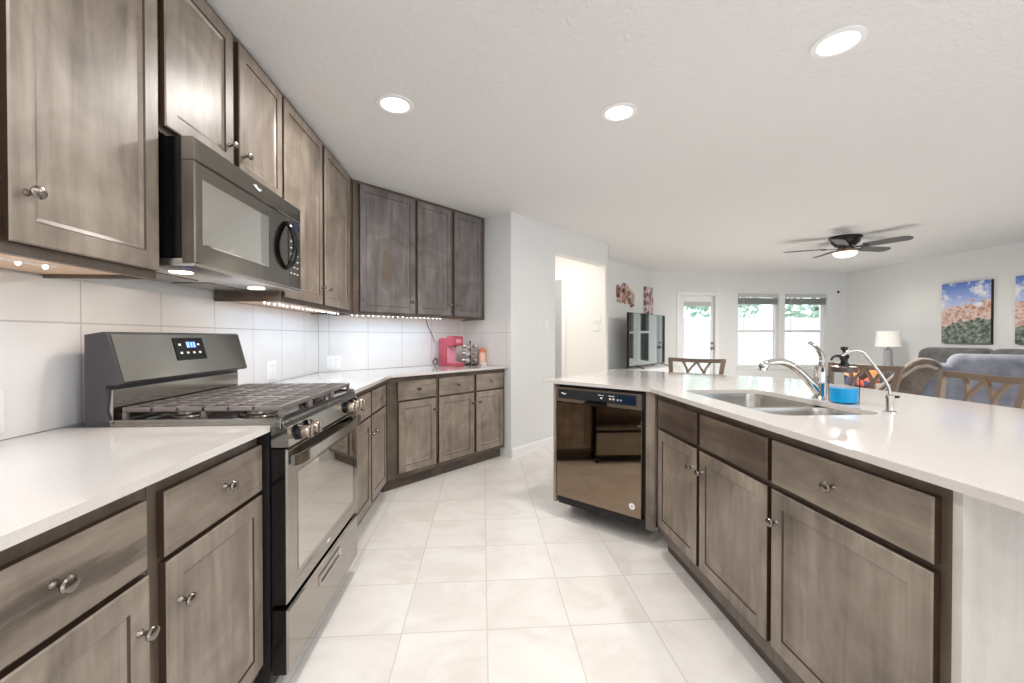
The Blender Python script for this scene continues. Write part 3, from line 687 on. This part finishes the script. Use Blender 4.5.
# ---------------------------------------------------------------- microwave
t = thing('microwave', 'black over-the-range microwave hanging above the stove', 'microwave', (-.91, 1.420, 0), PI / 2)
MW = .788; m0, m1 = 1.432, 1.838
MB().box(.004, MW - .004, .042, .42, m0 + .022, m1).build('body', M['black'], t, 0)
MB().rings(0, MW, 1.765, m1, [(0, .04), (0, .004), (.004, 0)]).build('vent_grille', M['microsteel'], t, 0)
dr = MB().rings(0, .648, m0 + .004, 1.763, [(0, .04), (0, .004), (.004, 0)]).build('door', M['microsteel'], t, 0)
MB().rings(.035, .47, 1.50, 1.712, [(0, .0008), (0, -.0012), (.004, -.0016)]).build('window', M['microglass'], dr, 0)
hd = bez((.628, -.002, 1.735), (.628, -.05, 1.69), (.628, -.062, 1.57), (.628, -.002, 1.518), 16)
MB().tube(hd, [.008, .011, .012] + [.013] * 11 + [.012, .011, .008], 10, 1.3).build('handle', M['black'], dr)
cpn = MB().rings(.650, MW, m0 + .004, 1.763, [(0, .04), (0, .004), (.004, 0)]).build('control_panel', M['microsteel'], t, 0)
b = MB()
for r in range(7):
    for c in range(3): b.box(.672 + c * .034, .688 + c * .034, -.0009, .0003, 1.505 + r * .03, 1.510 + r * .03)
b.build('keypad', M['mark'], cpn, 0)
MB().box(.668, .77, -.0009, .0003, 1.722, 1.75).build('clock_window', M['navy'], cpn, 0)
sw = MB().prism([(-.034, .006), (-.01, .012), (.0, .004), (.034, .004), (.012, -.007), (-.004, -.004)], -.0012, -.0002, 'xz').xf(Matrix.Translation((.379, 0, 1.803))); sw.build('logo', M['mark'], t, 0)
o = MB().box(.003, MW - .003, .004, .415, m0 - .006, m0 + .0215, .006).build('hood_bottom', M['steel'], t)
for q in (.06, .43): MB().box(q, q + .3, .22, .37, m0 - .009, m0 - .0062).build('grease_filter', M['pewter'], o, 0)
for cx in (.13, .62): MB().lathe([(.035, 0), (.033, -.003)], (cx, .13, m0 - .0062), n=20).build('cooktop_lamp', M['hoodlamp'], o)
for cx in (.13, .62): lamp('hood_light', 'AREA', (cx, .13, m0 - .016), HOOD_W, (1, .86, .7), .06, t)
# ---------------------------------------------------------------- dishwasher (local x right, y into the body)
t = thing('dishwasher', 'black dishwasher with pocket handle at the angled end of the peninsula', 'dishwasher', (DWO.x, DWO.y, 0), -PI / 4)
MB().box(.003, .597, .03, .57, .105, .885).build('tub', M['blackmat'], t, 0)
MB().box(.598, .617, .02, .4, .10, .885).build('side_gap_filler', M['blackmat'], t, 0)
MB().rings(.0, .597, .146, .776, [(0, .029), (0, .005), (.005, 0)]).build('door', M['dwfront'], t, 0)
c = MB().rings(.0, .597, .777, .872, [(0, .029), (0, .003), (.003, -.002)]).build('console', M['taupe'], t, 0)
MB().box(.018, .565, -.0028, -.0018, .80, .861).build('console_glass', M['dwpanel'], c, 0)
MB().box(.45, .56, -.0034, -.0027, .805, .856).build('display', M['navy'], c, 0)
MB().prism([(-.022, .004), (-.004, .008), (.0, .002), (.024, .003), (.008, -.006), (-.004, -.003)], -.0036, -.0028, 'xz').xf(Matrix.Translation((.06, 0, .832))).build('logo', M['mark'], c, 0)
b = MB()
for u, z, w in ((.315, .842, .02), (.34, .842, .012), (.385, .842, .04)): b.box(u, u + w, -.0034, -.0027, z, z + .004)
for u, z in ((.33, .822), (.39, .822), (.412, .822), (.442, .82), (.46, .82)): b.box(u, u + .014, -.0034, -.0027, z, z + .01)
b.build('button_marks', M['mark'], c, 0)
MB().prism([(.205, .781), (.375, .781), (.375, .806), (.236, .806)], -.0042, -.002, 'xz').build('pocket_handle', M['black'], c, 0)
o = MB().lathe([(.019, .0002), (.019, .0014), (.017, .002)], (.538, 0, .212), 'y', 28).build('round_sticker', M['mark'], t)
MB().lathe([(.005, .0021), (.004, .003)], (.538, 0, .212), 'y', 18).build('emblem', M['taupe'], o)
MB().box(.008, .616, .012, .029, .10, .143, .002).build('kick_plate', M['blackmat'], t, 0)
MB().box(.008, .59, .26, .27, .012, .099).build('toe_cover', M['blackmat'], t, 0)
for cx in (.03, .57): MB().lathe([(.016, 0), (.016, .008), (.007, .012), (.007, .104)], (cx, .33, 0), n=12).build('foot', M['blackmat'], t)
# ---------------------------------------------------------------- coffee corner
def onD(s, dist, z=WT):     # a point s along the angled wall and dist out from it
    p = WC + Vector((s, s)) / R2 + Vector((dist, -dist)) / R2; return (p.x, p.y, z)
t = thing('coffee_maker', 'pink single cup coffee maker in the angled corner', 'coffee maker', onD(1.245, .20), PI / 4)
hw = .078
MB().prism([(.14, .0), (.14, .27), (.125, .285), (.0, .285), (-.01, .275), (-.01, 0)], -hw, hw, 'yz', .008).build('water_tank', M['pink'], t)
MB().prism([(-.0105, .205), (-.0105, .298), (-.02, .305), (-.115, .305), (-.135, .29), (-.14, .225), (-.125, .205)], -hw - .002, hw + .002, 'yz', .006).build('brew_head', M['pink'], t)
MB().box(-hw + .01, hw - .01, -.022, -.0105, .036, .204, .003).build('splash_panel', M['pinkpale'], t)
o = MB().box(-hw - .002, hw + .002, -.16, -.0105, 0, .035, .008).build('drip_tray', M['pink'], t)
MB().box(-hw + .015, hw - .015, -.145, -.03, .0352, .038).build('grid', M['pinkpale'], o, 0)
MB().lathe([(.014, .204), (.012, .19)], (0, -.085, 0), n=14).build('spout', M['blackmat'], t)
MB().box(-.04, .04, -.142, -.1365, .235, .275, .002).build('button_strip', M['pinkpale'], t)
t.scale = (.82, .82, .98)
t = thing('pod_carousel', 'wire carousel of silver coffee pods beside the coffee maker', 'pod holder', onD(1.475, .235), 0)
MB().lathe([(.06, 0), (.06, .008), (.008, .012), (.007, .235), (.011, .24), (.004, .25)], n=20).build('stand', M['blackmat'], t)
for r in range(3):
    for k in range(5):
        a = 2 * PI * k / 5 - PI / 2 - .25; z = .05 + r * .072
        mt = Matrix.Translation((.052 * math.cos(a), .052 * math.sin(a), z)) @ Matrix.Rotation(a + PI / 2, 4, 'Z')
        MB().lathe([(.018, -.012), (.023, .024), (.0255, .026), (.024, .029)], axis='y', n=16).xf(mt).build('pod', M['pod'], t)
t = thing('sugar_jar', 'peach jar with orange lid beside the pod carousel', 'jar', onD(1.548, .34), 0); t.scale = (.9, .9, .92)
MB().lathe([(.036, 0), (.04, .006), (.04, .125), (.033, .142)], n=24).build('jar', M['peach'], t)
MB().lathe([(.038, .1425), (.038, .165), (.03, .176), (.012, .18), (.012, .19), (.004, .194)], n=24).build('lid', M['peachlid'], t)
t = thing('tea_cup', 'small white dish in front of the peach jar', 'dish', onD(1.49, .42), 0)
MB().lathe([(.018, 0), (.03, .012), (.034, .028), (.031, .028), (.026, .012), (.0, .006)], n=20).build('bowl', M['white'], t)
p0 = Vector(onD(1.08, .015, 1.378)); p1 = Vector(onD(1.165, .04, 1.15))
cab = MB().tube(bez(p0, p0 + Vector((.02, .01, -.1)), p1 + Vector((-.02, 0, .1)), p1, 14), .003, 6)
tag(cab.build('power_cord', M['cable']), 'thin dark cord hanging from the wall cabinet to the coffee maker', 'cord')
cc = Vector(onD(1.095, .14, WT + .004)); cl = []
for k in range(40):
    a = k / 39 * 4.4 * PI; r = .028 + .012 * math.sin(k * .9)
    cl.append(cc + Vector((r * math.cos(a) * .6, r * math.cos(a) * .6, 0)) + Vector((0, 0, .04 + r * math.sin(a) * 1.1)))
cl = [Vector(onD(1.165, .1, WT + .02))] + cl
tag(MB().tube(cl, .0035, 6).build('power_cord', M['cable']), 'dark cord bundle coiled left of the coffee maker', 'cord')
# ---------------------------------------------------------------- light strings under the wall cabinets
def light_string(label, p0, p1, n, z, power):
    p0, p1 = Vector(p0), Vector(p1); d = p1 - p0; L = d.length; t = thing('light_string', label, 'string lights', (p0.x, p0.y, z), math.atan2(d.y, d.x), 'under-cabinet light strings')
    MB().tube([(L * k / n, .004 * math.sin(k * 1.7), -.004 - .004 * math.sin(k * .8) ** 2) for k in range(n + 1)], .0025, 6).build('wire', M['white'], t)
    for k in range(n):
        MB().lathe([(.002, -.001), (.005, -.004), (.0055, -.009), (.002, -.013)], (L * (k + .5) / n, .004 * math.sin(k * 1.7), -.004), n=8).build('bulb', M['bulb'], t)
    lamp('string_glow', 'AREA', (L / 2, 0, -.022), power, (.55, .78, 1), L, t, sy=.02)
light_string('white light string under the wall cabinet nearest the camera', (-1.12, .55), (-1.12, 1.20), 11, UZ + .011, LED_W * .5)
light_string('white light string under the tall wall cabinet right of the microwave', (-1.13, 2.27), (-1.11, 3.38), 22, UZ + .011, LED_W)
a, c = onD(.16, .215, 0), onD(1.12, .22, 0)
light_string('white light string under the wall cabinets on the angled wall', a[:2], c[:2], 20, UZ + .011, LED_W)
# ---------------------------------------------------------------- ceiling lights
def downlight(x, y, label, first=True):
    t = thing('ceiling_light', label, 'ceiling light', (x, y, CEIL), 0, 'recessed ceiling lights')
    MB().lathe([(.098, -.0005), (.096, -.006), (.075, -.009), (.07, -.004), (.07, -.0008)], n=36).build('trim_ring', M['trim'], t)
    MB().lathe([(.069, -.0009), (.069, -.004), (.05, -.0052)], n=36).build('lens', M['lampwhite'], t)
    lamp('downlight', 'AREA', (0, 0, -.012), DOWNLIGHT_W, (1, .965, .92), .13, t); return t
downlight(-.463, 2.311, 'round recessed light nearest the wall cabinets')
downlight(.75, 2.307, 'round recessed light above the floor beside the dishwasher')
downlight(1.49, 1.70, 'round recessed light above the sink')
for (x, y), lb in (((-.46, .3), 'unseen recessed light added behind the camera on the stove side'), ((1.0, -.2), 'unseen recessed light added behind the camera on the peninsula side'), ((-.2, -1.6), 'unseen recessed light added at the rear of the kitchen'), ((2.6, -1.2), 'unseen recessed light added in the dining corner'), ((4.6, .6), 'unseen recessed light added in the dining area near the picture wall')):  # unseen downlights added out of view for fill light
    downlight(x, y, lb)
# ceiling fan
t = thing('ceiling_fan', 'dark bronze flush ceiling fan with glowing light bowl', 'ceiling fan', (4.47, 4.97, CEIL))
MB().lathe([(.17, -.0005), (.172, -.02), (.15, -.035), (.145, -.075), (.105, -.115), (.07, -.12)], n=36).build('motor_housing', M['fandark'], t)
MB().lathe([(.06, -.12), (.07, -.13), (.085, -.15), (.09, -.165), (.13, -.18), (.128, -.192)], n=32).build('light_fitter', M['fancopper'], t)
MB().lathe([(.126, -.1925), (.12, -.215), (.09, -.24), (.05, -.252), (.01, -.256)], n=32).build('light_bowl', M['fanbowl'], t)
for k in range(5):
    a = math.radians(-62 + 72 * k) - YAW; ca = Matrix.Rotation(a, 4, 'Z'); tilt = Matrix.Translation((0, 0, -.135)) @ Matrix.Rotation(math.radians(-12), 4, 'X')
    o = MB().prism([(.2, -.055), (.3, -.065), (.58, -.068), (.63, -.045), (.65, 0), (.63, .045), (.58, .068), (.3, .065), (.2, .055)], -.004, .004, 'xy').xf(ca @ tilt).build('blade', M['fanblade'], t)
    MB().prism([(.08, -.018), (.15, -.012), (.21, -.04), (.25, 0), (.21, .04), (.15, .012), (.08, .018)], -.012, -.0045, 'xy').xf(ca @ tilt).build('blade_arm', M['fandark'], o)
lamp('fan_light', 'AREA', (0, 0, -.262), FAN_W, (1, .95, .88), .16, t)
lamp('hall_light', 'AREA', (*on45(4.9, 6.0), CEIL - .03), HALL_W, (1, .975, .94), .3)
hl = thing('hall_ceiling_light', 'round flush light on the hall ceiling', 'ceiling light', (*on45(4.9, 6.0), CEIL)); MB().lathe([(.16, -.0005), (.16, -.015), (.1, -.022)], n=28).build('lens', M['lampwhite'], hl)

# ---------------------------------------------------------------- counter stools behind the peninsula
def stool(loc, rz, label):
    t = thing('counter_stool', label, 'chair', loc, rz, 'counter stools behind the peninsula')
    # the stool faces -y: its back is at y = +.22
    W2, yb, mid, top = .245, .215, .845, .995
    for s in (-1, 1):
        MB().bar([(s * .215, .18, 0), (s * .21, .195, .6), (s * .222, yb, .8), (s * W2, yb + .035, top + .005)], .034, .026, (0, 1, 0)).build('back_post', M['bronze'], t)
        MB().bar([(s * .21, -.20, 0), (s * .2, -.19, .62)], .034, .034, (0, 1, 0)).build('front_leg', M['bronze'], t)
    rail = [(-W2 - .015 + (2 * W2 + .03) * k / 10, yb + .04 + .03 * math.sin(PI * k / 10), top - .012 - .008 * math.sin(PI * k / 10)) for k in range(11)]
    MB().bar(rail, .036, .026, (0, 1, 0)).build('top_rail', M['bronze'], t)
    b = MB(); yy = lambda z: yb - .002 + .17 * max(0, z - .8) ** 1.0 * 1.2 + .02
    def cv(x0, z0, x1, z1, bend):
        P = bez((x0, yy(z0), z0), (x0 + bend, yy(z0), z0 * .65 + z1 * .35), (x1, yy(z1), z0 * .3 + z1 * .7), (x1, yy(z1), z1), 10); return P
    lo = .70
    for s in (-1, 1):
        mx = s * .075
        b.bar(cv(s * .135, top - .02, mx, mid, -s * .035), .019, .02, (0, 1, 0))
        b.bar(cv(0, top - .025, mx, mid, s * .025), .019, .02, (0, 1, 0))
        b.bar(cv(s * .135, lo, mx, mid, -s * .035), .019, .02, (0, 1, 0))
        b.bar(cv(0, lo, mx, mid, s * .025), .019, .02, (0, 1, 0))
    b.build('back_lattice', M['bronze'], t)
    MB().bar([(-.21, yb + .0, lo - .01), (.21, yb + .0, lo - .01)], .03, .024, (0, 1, 0)).build('lower_rail', M['bronze'], t)
    MB().box(-.22, .22, -.22, .18, .60, .66, .022, seg=3).build('seat', M['seatfab'], t)
    for y in (-.19, .17): MB().bar([(-.2, y, .22), (.2, y, .22)], .024, .02, (0, 1, 0)).build('stretcher', M['bronze'], t)
    for s in (-1, 1): MB().bar([(s * .205, -.19, .3), (s * .205, .17, .3)], .024, .02, (1, 0, 0)).build('side_stretcher', M['bronze'], t)
    return t
st = stool((2.035 - .18, 3.93 - .18, 0), -PI / 4 + PI / 2 + PI / 2, 'bronze stool behind the angled end of the peninsula, in front of the patio door')
# stool faces the worktop: its front (-y) must point to (-1,-1) for the angled edge and to -x for the long edge
st.rotation_euler = (0, 0, -PI / 4)
dup(st, (2.589, 2.94, 0), -PI / 2 + .18, 'bronze stool behind the soap jar, second along the peninsula')
dup(st, (2.49, 2.20, 0), -PI / 2 - .2, 'bronze stool nearest the camera, in front of the slate recliner')
# ---------------------------------------------------------------- living room
t = thing('television', 'flat screen television on two thin feet by the living room wall', 'television', (2.75, 6.93, .7035), PI / 4)
TW = .715
MB().box(-TW, TW, -.012, .03, .035, .885, .006).build('housing', M['black'], t)
MB().box(-TW + .008, TW - .008, -.0145, -.0121, .05, .877).build('screen', mat('tv_screen', (196, 206, 208), .04, 1), t, 0)
for s in (-1, 1): MB().tube([(s * .5 - .0, -.16, .006), (s * .5, -.005, .045), (s * .5, .15, .006)], .008, 8).build('foot', M['black'], t)
t = thing('media_console', 'low pale console under the television', 'console', (2.76, 6.92, 0), PI / 4)
MB().box(-.85, .85, -.20, .24, .05, .68, .004).build('carcass', M['trim'], t); MB().box(-.87, .87, -.22, .25, .6805, .699, .004).build('top', M['trim'], t)
for k in range(3): MB().rings(-.84 + k * .56, -.29 + k * .56, .08, .66, [(0, -.2005), (0, -.216), (.04, -.216), (.045, -.21)]).build('door', M['trim'], t, 0)
for x in (-.8, .8):
    for y in (-.17, .2): MB().lathe([(.02, 0), (.025, .0495)], (x, y, 0), n=12).build('foot', M['blackmat'], t)
# elephants: an adult and two calves, cut in relief
def elephant_outline():
    return [(-.27, -.13), (-.285, .0), (-.30, .09), (-.285, .15), (-.24, .165), (-.2, .14), (-.17, .1), (-.13, .12), (-.12, .16), (-.06, .2), (.0, .205), (.06, .19), (.11, .15), (.16, .12), (.22, .11), (.255, .07), (.27, .0), (.262, -.1), (.27, -.185), (.21, -.185), (.19, -.12), (.12, -.13), (.1, -.09), (.06, -.14), (.0, -.145), (-.02, -.08), (-.07, -.05), (-.09, -.13), (-.17, -.14), (-.19, -.06)]
t = thing('elephant_wall_art', 'carved wall relief of elephants above the television', 'wall art', (*on45(LIV - .003, 2.375 + 7.0), 1.90), PI / 4)
MB().prism(elephant_outline(), -.03, 0, 'xz', .006).build('relief', M['elephant'], t)
MB().lathe([(.06, 0), (.075, .012), (.05, .028), (.01, .034)], (.14, -.03, .03), 'y', 18, .8, 1.2).build('ear', M['elephant'], t)
MB().lathe([(.05, 0), (.06, .012), (.04, .024), (.01, .03)], (-.06, -.03, .07), 'y', 18, .8, 1.2).build('ear', M['elephant'], t)
b = MB().tube([(.24, -.035, .06), (.262, -.04, -.02), (.25, -.04, -.1), (.262, -.04, -.16)], [.032, .026, .02, .014], 10).tube([(-.26, -.035, .1), (-.28, -.04, .02), (-.265, -.04, -.07)], [.026, .02, .013], 10); b.build('trunks', M['elephant'], t)
t = thing('mosaic_canvas', 'narrow pink and grey mosaic canvas beside the elephants', 'wall art', (*on45(LIV - .003, 3.04 + 7.67), 1.86), PI / 4)
MB().box(-.17, .17, -.04, 0, -.26, .26, .003).build('canvas', M['mosaic'], t)
for (y0, y1), lb, sd in (((5.37, 6.0), 'square canyon landscape canvas on the right wall above the sofa', 3.1), ((4.45, 5.105), 'canyon landscape canvas cut by the right photo edge', 7.7)):
    t = thing('canvas_picture', lb, 'picture', (XR - .002, (y0 + y1) / 2, 1.555), -PI / 2, 'canyon canvases'); hw = (y1 - y0) / 2
    MB().box(-hw, hw, -.04, 0, -.445, .445, .002).build('stretcher', M['canvasedge'], t); MB().box(-hw + .001, hw - .001, -.042, -.0405, -.444, .444).build('print', canyon('canyon_print_%d' % int(sd), sd), t, 0)
# lamp on its table
t = thing('side_table', 'small wooden side table under the white lamp', 'table', (6.5, 6.44, 0))
MB().box(-.27, .27, -.27, .27, .60, .635, .006).build('top', M['oak'], t)
for x in (-.23, .23):
    for y in (-.23, .23): MB().box(x - .02, x + .02, y - .02, y + .02, 0, .599, .003).build('leg', M['oak'], t)
t = thing('table_lamp', 'white drum shade lamp on a grey base by the right wall', 'lamp', (6.5, 6.40, .636))
MB().lathe([(.075, 0), (.08, .01), (.072, .03), (.058, .2), (.05, .37), (.015, .39), (.012, .45)], n=24).build('base', M['lampbase'], t)
MB().lathe([(.165, .415), (.163, .43), (.146, .645), (.147, .66), (.144, .66), (.16, .417)], n=32).build('shade', M['shade'], t)
lamp('lamp_bulb', 'POINT', (0, 0, .52), LAMP_W, (1, .95, .88), .05, t)
# sofas
def pad(b, x0, x1, y0, y1, z0, z1, r): b.box(x0, x1, y0, y1, z0, z1, r, seg=4)
t = thing('sofa', 'charcoal sofa with plump back cushions against the right wall', 'sofa', (6.45, 5.07, 0), -PI / 2)
b = MB(); pad(b, -.95, .95, -.48, .45, .08, .45, .05); b.build('base', M['sofagrey'], t)
b = MB(); pad(b, -.98, .98, .2, .48, .3, .92, .1); b.build('back', M['sofagrey'], t)
for k in range(2):
    b = MB(); pad(b, -.86 + k * .87, .0 + k * .87, -.02, .33, .56, 1.055, .12); b.build('back_cushion', M['sofagrey'], t)
    b = MB(); pad(b, -.84 + k * .85, .0 + k * .85, -.5, .05, .43, .6, .07); b.build('seat_cushion', M['sofagrey'], t)
for s_ in (-1, 1): b = MB(); pad(b, s_ * .93 - .1, s_ * .93 + .1, -.52, .4, .06, .70, .09); b.build('arm', M['sofagrey'], t)
t = thing('recliner_sofa', 'slate recliner with taupe wing seen from behind', 'sofa', (4.62, 4.12, 0), -PI / 4)
b = MB(); pad(b, -.12, 1.5, .0, .26, .1, .93, .06); b.build('back', M['sofablue'], t)
b = MB(); pad(b, .16, 1.52, -.03, .34, .80, 1.03, .1); b.build('headrest', M['sofablue'], t)
b = MB(); pad(b, .1, 1.3, .2, .72, .1, .48, .06); b.build('seat', M['sofablue'], t)
MB().prism([(-.50, .1), (-.50, .46), (-.42, .60), (-.22, .84), (-.12, .945), (-.04, .985), (.06, .97), (.12, .90), (-.02, .70), (-.16, .45), (-.16, .1)], -.10, .24, 'xz', .03).build('wing', M['sofabrown'], t)
MB().tube([(-.46, -.105, .44), (-.38, -.108, .57), (-.18, -.108, .80), (-.08, -.108, .89), (.0, -.108, .91), (.07, -.10, .88)], .015, 8).build('piping', M['pipe'], t)
b = MB(); pad(b, -.46, .10, .25, .74, .1, .64, .08); b.build('arm', M['sofabrown'], t)
t = thing('ottoman', 'low slate ottoman carrying the orange pillow', 'ottoman', (5.50, 5.90, 0), -PI / 4)
b = MB(); pad(b, -.36, .36, -.26, .26, .08, .46, .06); b.build('cushion', M['sofablue'], t)
for x in (-.28, .28):
    for y in (-.18, .18): MB().lathe([(.018, 0), (.024, .085)], (x, y, 0), n=10).build('foot', M['blackmat'], t)
t = thing('throw_pillow', 'orange patterned pillow on the ottoman, seen through a stool back', 'pillow', (5.53, 5.85, .622), -PI / 4)
b = MB(); loops = []
for k in range(9):
    q = math.sin(PI * k / 8); a = -.08 + .16 * k / 8; h = .03 + .13 * q ** .5
    loops.append([(x, a, z) for x, z in rrect(-h * 1.25, h * 1.25, -h, h, h * .3, 4)])
b.loft(loops); b.build('cushion', M['pillowprint'], t)
